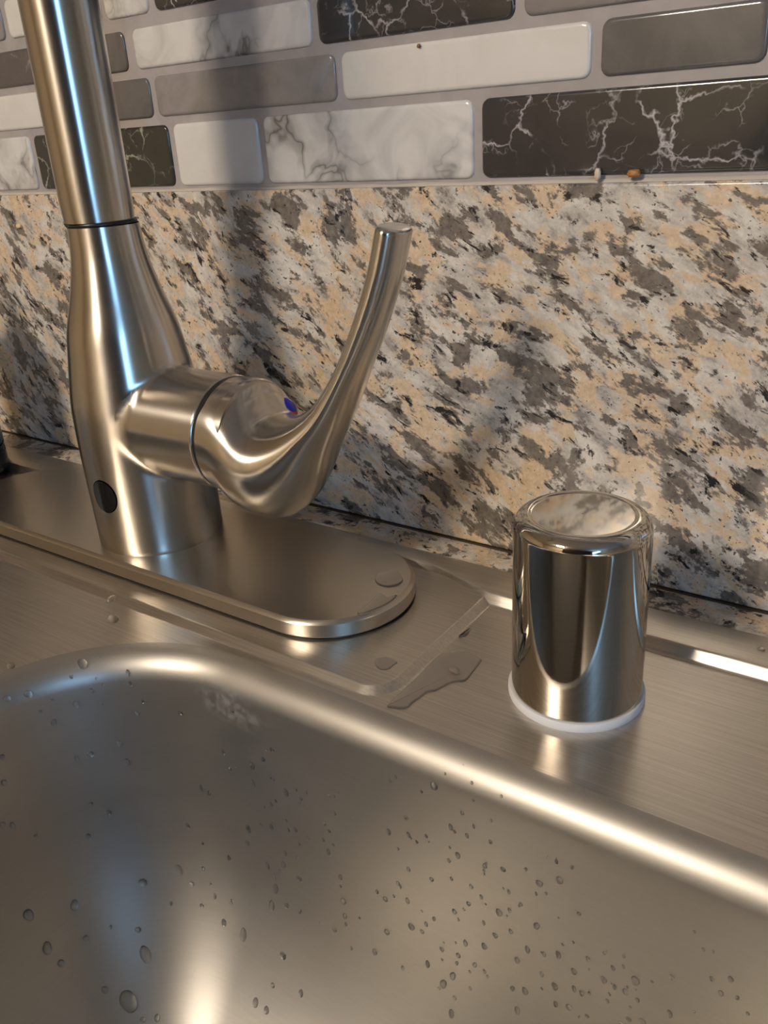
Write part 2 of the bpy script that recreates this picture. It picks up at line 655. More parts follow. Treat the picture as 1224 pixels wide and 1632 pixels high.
# flat deck between and round the bowls
bm = bmesh.new()
edges = []
OX0, OX1, OY0, OY1 = -0.745, 0.155, -0.542, -0.030
loop_sets = [[(x, y) for x, y in rrect(OX0, OX1, OY0, OY1, 0.02, 6)]]
for rc in bowl_rects:
    pts = rrect(rc[0], rc[1], rc[2], rc[3], CR, SEG)
    full = []
    for q in range(len(pts)):
        p0, p1 = pts[q], pts[(q + 1) % len(pts)]
        full.append(p0)
        if (q + 1) % (SEG + 1) == 0:
            for s in range(1, 16):
                full.append((p0[0] + (p1[0] - p0[0]) * s / 16, p0[1] + (p1[1] - p0[1]) * s / 16))
    loop_sets.append(full)
for L in loop_sets:
    vs = [bm.verts.new((x, y, ZF)) for x, y in L]
    edges += [bm.edges.new((vs[i], vs[(i + 1) % len(vs)])) for i in range(len(vs))]
bmesh.ops.triangle_fill(bm, use_beauty=True, use_dissolve=False, edges=edges, normal=(0, 0, 1))
for f in bm.faces:
    if f.normal.z < 0:
        f.normal_flip()
me = bpy.data.meshes.new('deck')
bm.to_mesh(me)
bm.free()
me.materials.append(M_deck)
same(link(bpy.data.objects.new('deck', me), sink))


def raised(outline, z0, z1, wid, mat, name):
    """panel pressed up out of the deck: outline(offset) gives the loop at that outward offset."""
    loops = []
    for off, z in ((wid, z0), (wid * 0.90, z0 + (z1 - z0) * 0.02), (wid * 0.80, z0 + (z1 - z0) * 0.11), (wid * 0.20, z0 + (z1 - z0) * 0.89),
                   (wid * 0.10, z0 + (z1 - z0) * 0.98), (0, z1)):
        loops.append([Vector((x, y, z)) for x, y in outline(off)])
    V, F = loops_mesh(loops, cap1=True)
    o = same(obj(name, V, F, mat, sink, sharp=60))
    o.data.polygons[-1].use_smooth = False
    return o


# faucet ledge: stands 2.3 mm over the deck
raised(lambda o: rrect(-0.4455 - o, -0.1445 + o, -0.1112 - o, -0.0318 + o, 0.009 + o, 8), ZF, 0.0, 0.0042, M_deck, 'faucet_ledge')
# outer rim all round, standing on the granite
prof_in = [(0.0, ZF), (0.0006, ZF + 0.0001), (0.0011, ZF + 0.0006), (0.0026, 0.0013), (0.0031, 0.0018), (0.0038, 0.0020),
           (0.0212, 0.0021), (0.0222, 0.0017), (0.0226, 0.0008), (0.0226, 0.0001)]
def sub_edges(pts, seg, per):
    out = []
    for q in range(len(pts)):
        p0, p1 = pts[q], pts[(q + 1) % len(pts)]
        out.append(p0)
        if (q + 1) % (seg + 1) == 0:
            out += [(p0[0] + (p1[0] - p0[0]) * k / per, p0[1] + (p1[1] - p0[1]) * k / per) for k in range(1, per)]
    return out


def bay(x, y, k):
    if y < -0.2:
        return y
    f = min(max((-0.1420 - x) / 0.034, 0), 1) * min(max((x + 0.4480) / 0.034, 0), 1)
    return y + 0.0098 * (0.7 * f + 0.3 * f * f * (3 - 2 * f)) * k


loops = []
for i, (o, z) in enumerate(prof_in):
    pts = sub_edges(rrect(-0.7415 - o, 0.1515 + o, -0.5385 - o, -0.0412 + o, 0.012 + o, 8), 8, 120)
    loops.append([Vector((x, bay(x, y, 1.0 if i < 6 else 0.0), z)) for x, y in pts])
V, F = loops_mesh(loops)
F = [f[::-1] for f in F]
same(obj('rim', V, F, M_deck, sink, sharp=45))

# ------------------------------------------------------------------ faucet
FX, FY = -0.2995, -0.068
faucet = thing('kitchen_faucet', 'brushed nickel single lever kitchen faucet on an oval base plate behind the sink', 'faucet', (FX, FY, 0.0))
PZ0 = 0.00015


def lean(z):
    s = 0.0006 + 0.0080 * max(z, 0)
    return (-0.823 * s, -0.568 * s)


PZ = 0.0080           # top of the base plate
loops = []
PX0, PX1, PY0, PY1 = -0.4362, -0.1650, -0.1020, -0.0335
for off, z in ((-0.0010, PZ0), (-0.0010, 0.0009), (-0.0002, 0.0010), (0.0, 0.0014), (0.0, 0.0065), (-0.0002, 0.0068), (-0.0013, 0.0078), (-0.0017, PZ)):
    loops.append([Vector((x, y, z)) for x, y in rrect(PX0 - off, PX1 + off, PY0 - off, PY1 + off, 0.0340 + off, 28)])
V, F = loops_mesh(loops[2:], cap1=True)
plate = same(obj('base_plate', V, F, M_plate, faucet, sharp=25))
plate.data.polygons[-1].use_smooth = False
V, F = loops_mesh([[Vector((x, y, z)) for x, y in rrect(PX0 + 0.0008, PX1 - 0.0008, PY0 + 0.0008, PY1 - 0.0008, 0.0330, 28)] for z in (PZ0, 0.0013)], cap1=True)
obj('gasket', V, F, M_black, faucet)

# body of revolution blended with the side valve cylinder
BODY = [(0.0080, 0.0284), (0.0200, 0.0284), (0.0350, 0.0285), (0.0500, 0.0286), (0.0650, 0.0283), (0.0760, 0.0276), (0.0927, 0.0250), (0.1050, 0.0229),
        (0.1180, 0.0190), (0.1300, 0.0160), (0.1370, 0.0149), (0.1455, 0.0142)]
BODY_F = catmull(BODY, 8)


def body_r(z):
    if z <= BODY_F[0][0]:
        return BODY_F[0][1]
    for a, b in zip(BODY_F, BODY_F[1:]):
        if z <= b[0]:
            t = (z - a[0]) / (b[0] - a[0])
            return a[1] + (b[1] - a[1]) * t
    return BODY_F[-1][1]


VZ, VR = 0.0643, 0.0237
SEAM_X = -0.2440


def d_body(p):
    ox, oy = lean(p.z)
    return math.hypot(p.x - FX - ox, p.y - FY - oy) - body_r(p.z)


def d_valve(p):
    return math.hypot(p.y - FY, p.z - VZ) - VR if p.x > FX else 1.0


KB = 0.0028


def d_union(p):
    a, b = d_body(p), d_valve(p)
    h = max(KB - abs(a - b), 0) / KB
    return min(a, b) - h * h * KB / 4


def push(p):
    a, b = d_body(p), d_valve(p)
    if min(a, b) < -KB * 1.3 or max(a, b) > KB:
        return p
    for _ in range(4):
        f = d_union(p)
        e = 2e-4
        g = Vector([(d_union(p + Vector(v) * e) - d_union(p - Vector(v) * e)) / (2 * e) for v in ((1, 0, 0), (0, 1, 0), (0, 0, 1))])
        if g.length < 0.3:
            break
        p = p - g * (f / g.length_squared)
    return p


NZ = 150
prof = []
for i in range(NZ + 1):
    z = 0.0082 + (0.1455 - 0.0082) * i / NZ
    prof.append((body_r(z), z))
prof[0] = (prof[0][0] - 0.0003, 0.0080)
V, F = revolve(prof, FX, FY, 160, lean)
V = [push(p) for p in V]
nb = len(V)
NA = 144
loops = []
xs = [FX + 0.012 + (SEAM_X - FX - 0.012) * i / 60 for i in range(61)]
for x in xs:
    loops.append([Vector((x, FY + VR * math.cos(2 * PI * j / NA), VZ + VR * math.sin(2 * PI * j / NA))) for j in range(NA)])
loops.append([Vector((SEAM_X + 0.0005, FY + (VR - 0.0006) * math.cos(2 * PI * j / NA), VZ + (VR - 0.0006) * math.sin(2 * PI * j / NA))) for j in range(NA)])
loops.append([Vector((SEAM_X + 0.0005, FY + 0.015 * math.cos(2 * PI * j / NA), VZ + 0.015 * math.sin(2 * PI * j / NA))) for j in range(NA)])
V2, F2 = loops_mesh(loops)
V2 = [push(p) for p in V2]
body = obj('body', V + V2, F + [tuple(i + nb for i in f) for f in F2], M_body, faucet, sharp=60)
body.data.materials.append(M_valve)
body.data.polygons.foreach_set('material_index', [0] * len(F) + [1] * len(F2))
grain(body, [Vector((-(v.y - FY), v.x - FX, 0)).normalized() for v in V] + [Vector((0, -(v.z - VZ), v.y - FY)).normalized() for v in V2])

# black gap between the body and the spout tube, and between valve and lever
V, F = revolve([(0.0120, 0.1450), (0.0137, 0.1452), (0.0137, 0.1472), (0.0120, 0.1474)], FX, FY, 64, lean)
obj('spout_gap_ring', V, F, M_black, faucet)


def ring_x(x0, x1, r, m, name, n=72, parent=None):
    L = [[Vector((x, FY + q * math.cos(2 * PI * j / n), VZ + q * math.sin(2 * PI * j / n))) for j in range(n)] for x, q in ((x0, r - 0.004), (x0, r), (x1, r), (x1, r - 0.004))]
    V, F = loops_mesh(L)
    return obj(name, V, F, m, parent or faucet, sharp=40)


ring_x(SEAM_X + 0.0004, SEAM_X + 0.0033, VR - 0.0005, M_black, 'lever_gap_ring')

# spout tube: up, over in a gooseneck and down to the spray head
TRAD = 0.0143
path = []
for i in range(30):
    path.append(Vector((FX + lean(0.147)[0] - 0.0009, FY + lean(0.147)[1] - 0.0006, 0.1472 + (0.415 - 0.1472) * i / 29)))
GR = 0.105
bx, by, bz = path[-1]
for i in range(1, 33):
    a = PI * 1.02 * i / 32
    path.append(Vector((bx, by - GR + GR * math.cos(a), bz + GR * math.sin(a))))
tube_loops = []
for i, p in enumerate(path):
    d = (path[min(i + 1, len(path) - 1)] - path[max(i - 1, 0)]).normalized()
    xa = Vector((1, 0, 0))
    ya = d.cross(xa).normalized()
    r = TRAD if i else TRAD - 0.0004
    tube_loops.append([p + xa * (r * math.cos(2 * PI * j / 64)) + ya * (r * math.sin(2 * PI * j / 64)) for j in range(64)])
V, F = loops_mesh(tube_loops)
F = [f[::-1] for f in F]
grain(obj('spout', V, F, M_body, faucet), along(tube_loops))
e = path[-1]
V, F = revolve([(0.006, 0.345), (0.0155, 0.345), (0.0165, 0.347), (0.0165, 0.390), (0.0150, e.z - 0.001), (0.0143, e.z)][:6], e.x, e.y, 64)
if e.z > 0.392:
    grain(obj('spray_head', V, F, M_body, faucet, sharp=40), [Vector((-(v.y - e.y), v.x - e.x, 0)).normalized() for v in V])

# sensor window low on the front of the body
sens_dir = Vector((0.17, -1.0, 0)).normalized()


def on_body(ang, z, out):
    p = Vector((FX + lean(z)[0], FY + lean(z)[1], z))
    return p + Vector((math.cos(ang), math.sin(ang), 0)) * (body_r(z) + out)


SENS_A, SENS_Z, SENS_W, SENS_H = math.radians(-86.0), 0.0362, 0.0066, 0.0073
NS = 48
rings = []
for s, out in ((1.06, -0.0003), (1.045, 0.0003), (1.01, 0.0004), (0.98, 0.0002)):
    rings.append([on_body(SENS_A + s * SENS_W * math.cos(2 * PI * j / NS) / body_r(SENS_Z), SENS_Z + s * SENS_H * math.sin(2 * PI * j / NS), out) for j in range(NS)])
V, F = loops_mesh(rings)
obj('sensor_bezel', V, F, M_lever, faucet)
rings = []
for s in (1.0, 0.8, 0.6, 0.4, 0.2, 0.02):
    rings.append([on_body(SENS_A + s * SENS_W * math.cos(2 * PI * j / NS) / body_r(SENS_Z), SENS_Z + s * SENS_H * math.sin(2 * PI * j / NS), 0.00035) for j in range(NS)])
V, F = loops_mesh(rings, cap1=True)
obj('sensor_window', V, F, M_sensor, faucet)

# lever: collar, egg-shaped hub and a blade that sweeps up
ST = [  # x, z, tangent angle (deg), half height up, half height down, half width
    (-0.2415, 0.0643, 0, 0.0238, 0.0238, 0.0238),
    (-0.2358, 0.0637, -3, 0.0234, 0.0252, 0.0242),
    (-0.2284, 0.0605, -2, 0.0216, 0.0267, 0.0246),
    (-0.2199, 0.0576, 12, 0.0192, 0.0242, 0.0236),
    (-0.2117, 0.0612, 35, 0.0156, 0.0172, 0.0205),
    (-0.2008, 0.0696, 52, 0.0103, 0.0096, 0.0163),
    (-0.1895, 0.0808, 60, 0.0066, 0.0056, 0.0125),
    (-0.1793, 0.0968, 65, 0.0049, 0.0042, 0.0099),
    (-0.1707, 0.1136, 69, 0.0046, 0.0046, 0.0087),
    (-0.1635, 0.1304, 73, 0.0047, 0.0050, 0.0081),
    (-0.1590, 0.1447, 76, 0.0048, 0.0049, 0.0078),
]
stf = catmull(ST, 10)
NL = 96


def lever_ring(x, z, an, au, ad, b, shrink=1.0, sup=2.0):
    a = math.radians(an)
    up = Vector((-math.sin(a), 0, math.cos(a)))
    out = []
    for j in range(NL):
        t = 2 * PI * j / NL
        c, s = math.cos(t), math.sin(t)
        cc = math.copysign(abs(c) ** (2 / sup), c)
        ss = math.copysign(abs(s) ** (2 / sup), s)
        h = (au if ss > 0 else ad) * ss * shrink
        out.append(Vector((x, FY, z)) + up * h + Vector((0, b * cc * shrink, 0)))
    return out


loops = []
for i, s in enumerate(stf):
    f = i / (len(stf) - 1)
    loops.append(lever_ring(*s, sup=2.0 + 0.15 * min(1, max(0, (f - 0.35) / 0.4))))
x, z, an, au, ad, b = stf[-1]
dx, dz = math.cos(math.radians(an)), math.sin(math.radians(an))
for adv, sh in ((0.0006, 0.96), (0.0010, 0.86), (0.0011, 0.5), (0.0011, 0.1)):
    loops.append(lever_ring(x + dx * adv, z + dz * adv, an, au, ad, b, sh, 2.15))
loops.insert(0, lever_ring(-0.2414, 0.0643, 0, 0.0229, 0.0229, 0.0229))
for i in range(21):                     # the hub's edge runs slantwise over the collar
    k = 1 - i / 21
    for j in range(NL):
        loops[i][j].x += k * 0.0085 * max(0, math.sin(2 * PI * j / NL + 0.5)) ** 1.5
V, F = loops_mesh(loops, cap1=True)
lever = grain(obj('lever', V, F, M_lever, faucet, sharp=70), along(loops))
# hot and cold mark on the back of the hub: a blue stud with a red one peeping out under it
bn = Vector((0.72, 0.05, 0.66)).normalized()
bu = Vector((1, 0, 0)).cross(bn).normalized()
bv = bn.cross(bu)
for nm, mt, off, rr_, hh in (('blue_mark', M_blue, 0.0, 0.0043, 0.0022), ('red_mark', M_red, 0.0011, 0.0041, 0.0016)):
    c0 = Vector((-0.2243, -0.0534, 0.0742)) - bn * 0.0008 + Vector((0.62, -0.25, -0.7)).normalized() * off
    rings = []
    for k in range(8):
        a = PI / 2 * k / 7.4
        rings.append([c0 + bn * (hh * math.sin(a)) + (bu * math.cos(2 * PI * j / 32) * 0.75 + bv * math.sin(2 * PI * j / 32)) * rr_ * math.cos(a) for j in range(32)])
    V, F = loops_mesh(rings, cap1=True)
    obj(nm, V, F, mt, lever)['label'] = 'small glossy blue stud' if nm == 'blue_mark' else 'red edge peeping out under the blue stud'
col_loops = [[Vector((x, FY + q * math.cos(2 * PI * j / NL), VZ + q * math.sin(2 * PI * j / NL))) for j in range(NL)]
             for x, q in ((SEAM_X + 0.0030, VR - 0.004), (SEAM_X + 0.0030, VR - 0.0007), (SEAM_X + 0.0033, VR - 0.0003), (-0.2360, VR - 0.0003), (-0.2300, VR - 0.0008), (-0.2300, VR - 0.006))]
V, F = loops_mesh(col_loops)
grain(obj('lever_collar', V, F, M_lever, faucet, sharp=40), along(col_loops))

# ------------------------------------------------------------------ air gap
AX, AY, AR = -0.0892, -0.0760, 0.0214
air = thing('air_gap', 'polished steel dishwasher air gap cap with a white ring at its foot', 'air gap', (AX, AY, ZF))
P = [(AR - 0.0007, ZF + 0.0028), (AR, ZF + 0.0032)]
zt = 0.0637
fr = 0.0046
for k in range(2, 25):
    P.append((AR - 0.0003 * (k / 24), ZF + 0.0032 + (zt - fr - ZF - 0.0032) * k / 24))
for k in range(1, 13):
    a = math.radians(90 * k / 12)
    P.append((AR - 0.0003 - fr * (1 - math.cos(a)), zt - fr + fr * math.sin(a)))
rf = P[-1][0]
P += [(rf - 0.0003, zt - 0.0001), (rf - 0.0007, zt - 0.0004), (rf - 0.0012, zt - 0.0004), (rf * 0.7, zt - 0.0004), (rf * 0.4, zt - 0.0004), (0.0002, zt - 0.0004)]
V, F = revolve(P, AX, AY, 128)
obj('cap', V, F, M_cap, air, sharp=60)
V, F = revolve([(0.0180, ZF), (0.0223, ZF), (0.0225, ZF + 0.0006), (0.0225, ZF + 0.0024), (0.0221, ZF + 0.0030), (0.0180, ZF + 0.0030)], AX, AY, 96)
obj('ring', V, F, M_white_plastic, air, sharp=50)

# ------------------------------------------------------------------ black bottle at the far left
bx, by = -0.497, -0.062
bot = thing('soap_bottle', 'black soap bottle at the left edge, standing beside the faucet', 'bottle', (bx, by, ZF))
V, F = revolve([(0.001, ZF), (0.030, ZF), (0.0325, ZF + 0.002), (0.0330, ZF + 0.006), (0.0330, 0.085), (0.0315, 0.092), (0.024, 0.099), (0.012, 0.102), (0.001, 0.102)], bx, by, 64)
obj('bottle_body', V, F, M_sensor, bot, sharp=50)
V, F = revolve([(0.011, 0.101), (0.0125, 0.102), (0.0125, 0.114), (0.010, 0.1155), (0.005, 0.116), (0.0045, 0.135), (0.001, 0.1355)], bx, by, 40)
obj('pump_collar', V, F, M_black, bot, sharp=40)

# ------------------------------------------------------------------ ceiling lamp (the warm light in front of the sink)
LX, LY = -0.62, -2.05
lamp = thing('ceiling_light', 'square warm ceiling light in the middle of the kitchen, behind the camera', 'ceiling light', (LX, LY, Z1))
V, F = bevel_box(LX - 0.24, LX + 0.24, LY - 0.24, LY + 0.24, Z1 - 0.05, Z1 - 0.001, 0.006, 2)
obj('housing', V, F, M_trim, lamp, sharp=40)
t = NT('lit_diffuser')
t.set(Base_Color=(0.8, 0.8, 0.8, 1), Emission_Color=CEILING_LAMP_COLOUR + (1,), Emission_Strength=CEILING_LAMP_STRENGTH)
V, F = bevel_box(LX - 0.21, LX + 0.21, LY - 0.21, LY + 0.21, Z1 - 0.075, Z1 - 0.0505, 0.008, 2)
obj('diffuser', V, F, t.m, lamp, sharp=40)

# ------------------------------------------------------------------ cabinets: unseen dark run added for the metal to reflect, and the base unit


def cabinet(name, label, x0, x1, y0, y1, z0, z1, nd, face):
    t = thing(name, label, 'cabinet', ((x0 + x1) / 2, (y0 + y1) / 2, z0))
    obj('carcass', *bevel_box(x0, x1, y0, y1, z0, z1, 0.003, 1), M_wood, t, smooth=False)
    w = (x1 - x0) / nd
    for i in range(nd):
        a, b = x0 + w * i + 0.004, x0 + w * (i + 1) - 0.004
        ya, yb = (y1, y1 + 0.019) if face > 0 else (y0 - 0.019, y0)
        d = obj('door', *bevel_box(a, b, ya, yb, z0 + 0.02, z1 - 0.02, 0.004, 2), M_wood, t, smooth=False)
        yk = yb + 0.012 if face > 0 else ya - 0.012
        obj('handle', *bevel_box(b - 0.05, b - 0.038, min(yk, yb if face > 0 else ya), max(yk, yb if face > 0 else ya), (z0 + z1) / 2 - 0.06, (z0 + z1) / 2 + 0.06, 0.003, 2), M_plain_steel, d)
    return t


M_plain_steel = plain('satin_handle_metal', (0.55, 0.52, 0.48, 1), 0.3, 1.0)
cabinet('reflection_cabinet', 'unseen tall dark brown cabinet run, added across the kitchen for dark reflections', -0.42, 1.9, Y0 + 0.002, Y0 + 0.55, Z0 + 0.001, 1.25, 4, 1)
cabinet('base_cabinet', 'dark brown base cabinet under the granite worktop', -1.55, 1.35, -0.585, -0.56, Z0 + 0.001, -0.0305, 5, -1)

# ------------------------------------------------------------------ window frame behind the camera
wf = []
V, F = [], []
for b in ((wx0, wx0 + 0.04, wz0, wz1), (wx1 - 0.04, wx1, wz0, wz1), (wx0 + 0.04, wx1 - 0.04, wz0, wz0 + 0.04), (wx0 + 0.04, wx1 - 0.04, wz1 - 0.04, wz1)):
    v, f = box(b[0], b[1], Y0 - 0.07, Y0 - 0.02, b[2], b[3])
    F += [tuple(i + len(V) for i in q) for q in f]
    V += v
struct('window_1', V, F, M_trim)

# === WATER
t = NT('clear_water')
t.t.nodes.remove(t.p)
g1 = t.n('ShaderNodeBsdfGlass')
g1.inputs['Roughness'].default_value = 0.0
g2 = t.n('ShaderNodeBsdfGlass')
g2.inputs['Roughness'].default_value = 0.30
for g in (g1, g2):
    g.inputs['IOR'].default_value = 1.333
mx = t.n('ShaderNodeMixShader')
mx.inputs[0].default_value = 0.4
t.l(g1.outputs[0], mx.inputs[1])
t.l(g2.outputs[0], mx.inputs[2])
t.l(mx.outputs[0], t.t.nodes['Material Output'].inputs['Surface'])
M_water = t.m

drop_rng = random.Random(11)
drop_meshes = []
for v in range(6):
    stretch = (1.0, 1.15, 1.3, 1.5, 1.7, 1.1)[v]
    ph = drop_rng.uniform(0, 6.28)
    rings = []
    nseg = 20
    for k in range(9):
        a = PI / 2 * (k / 8) * 0.97
        ring = []
        for j in range(nseg):
            th = 2 * PI * j / nseg
            r = 1.0 + 0.10 * math.sin(2 * th + ph) + 0.06 * math.sin(3 * th + 2 * ph)
            x, y = r * math.cos(th), r * math.sin(th)
            y *= stretch
            x *= 1 - 0.22 * (y / stretch) * (stretch - 0.9)         # fuller at the lower end
            ring.append(Vector((x * math.cos(a), y * math.cos(a) - 0.12 * stretch * math.sin(a), 0.80 * math.sin(a))))
        rings.append(ring)
    V, F = loops_mesh(rings, cap1=True)
    drop_meshes.append(mesh_of('water_drop', V, F, M_water))


def drop(p, size, n, label, group=None, variant=None, turn=0.0):
    """size: width in metres; lies on the surface with normal n, long axis downhill."""
    n = Vector(n).normalized()
    down = Vector((0, 0, -1)) - n * (-n.z)
    if down.length < 0.15:
        down = Vector((math.sin(turn), -math.cos(turn), 0))
        down -= n * down.dot(n)
    yv = -down.normalized()
    xv = yv.cross(n)
    o = bpy.data.objects.new('water_drop', drop_meshes[drop_rng.randrange(6) if variant is None else variant])
    r = size / 2
    M = Matrix((xv * r, yv * r, n * r)).transposed().to_4x4()
    M.translation = Vector(p) + n * 0.00003
    o.matrix_world = M
    link(o)
    return tag(o, label, 'water drop', group)


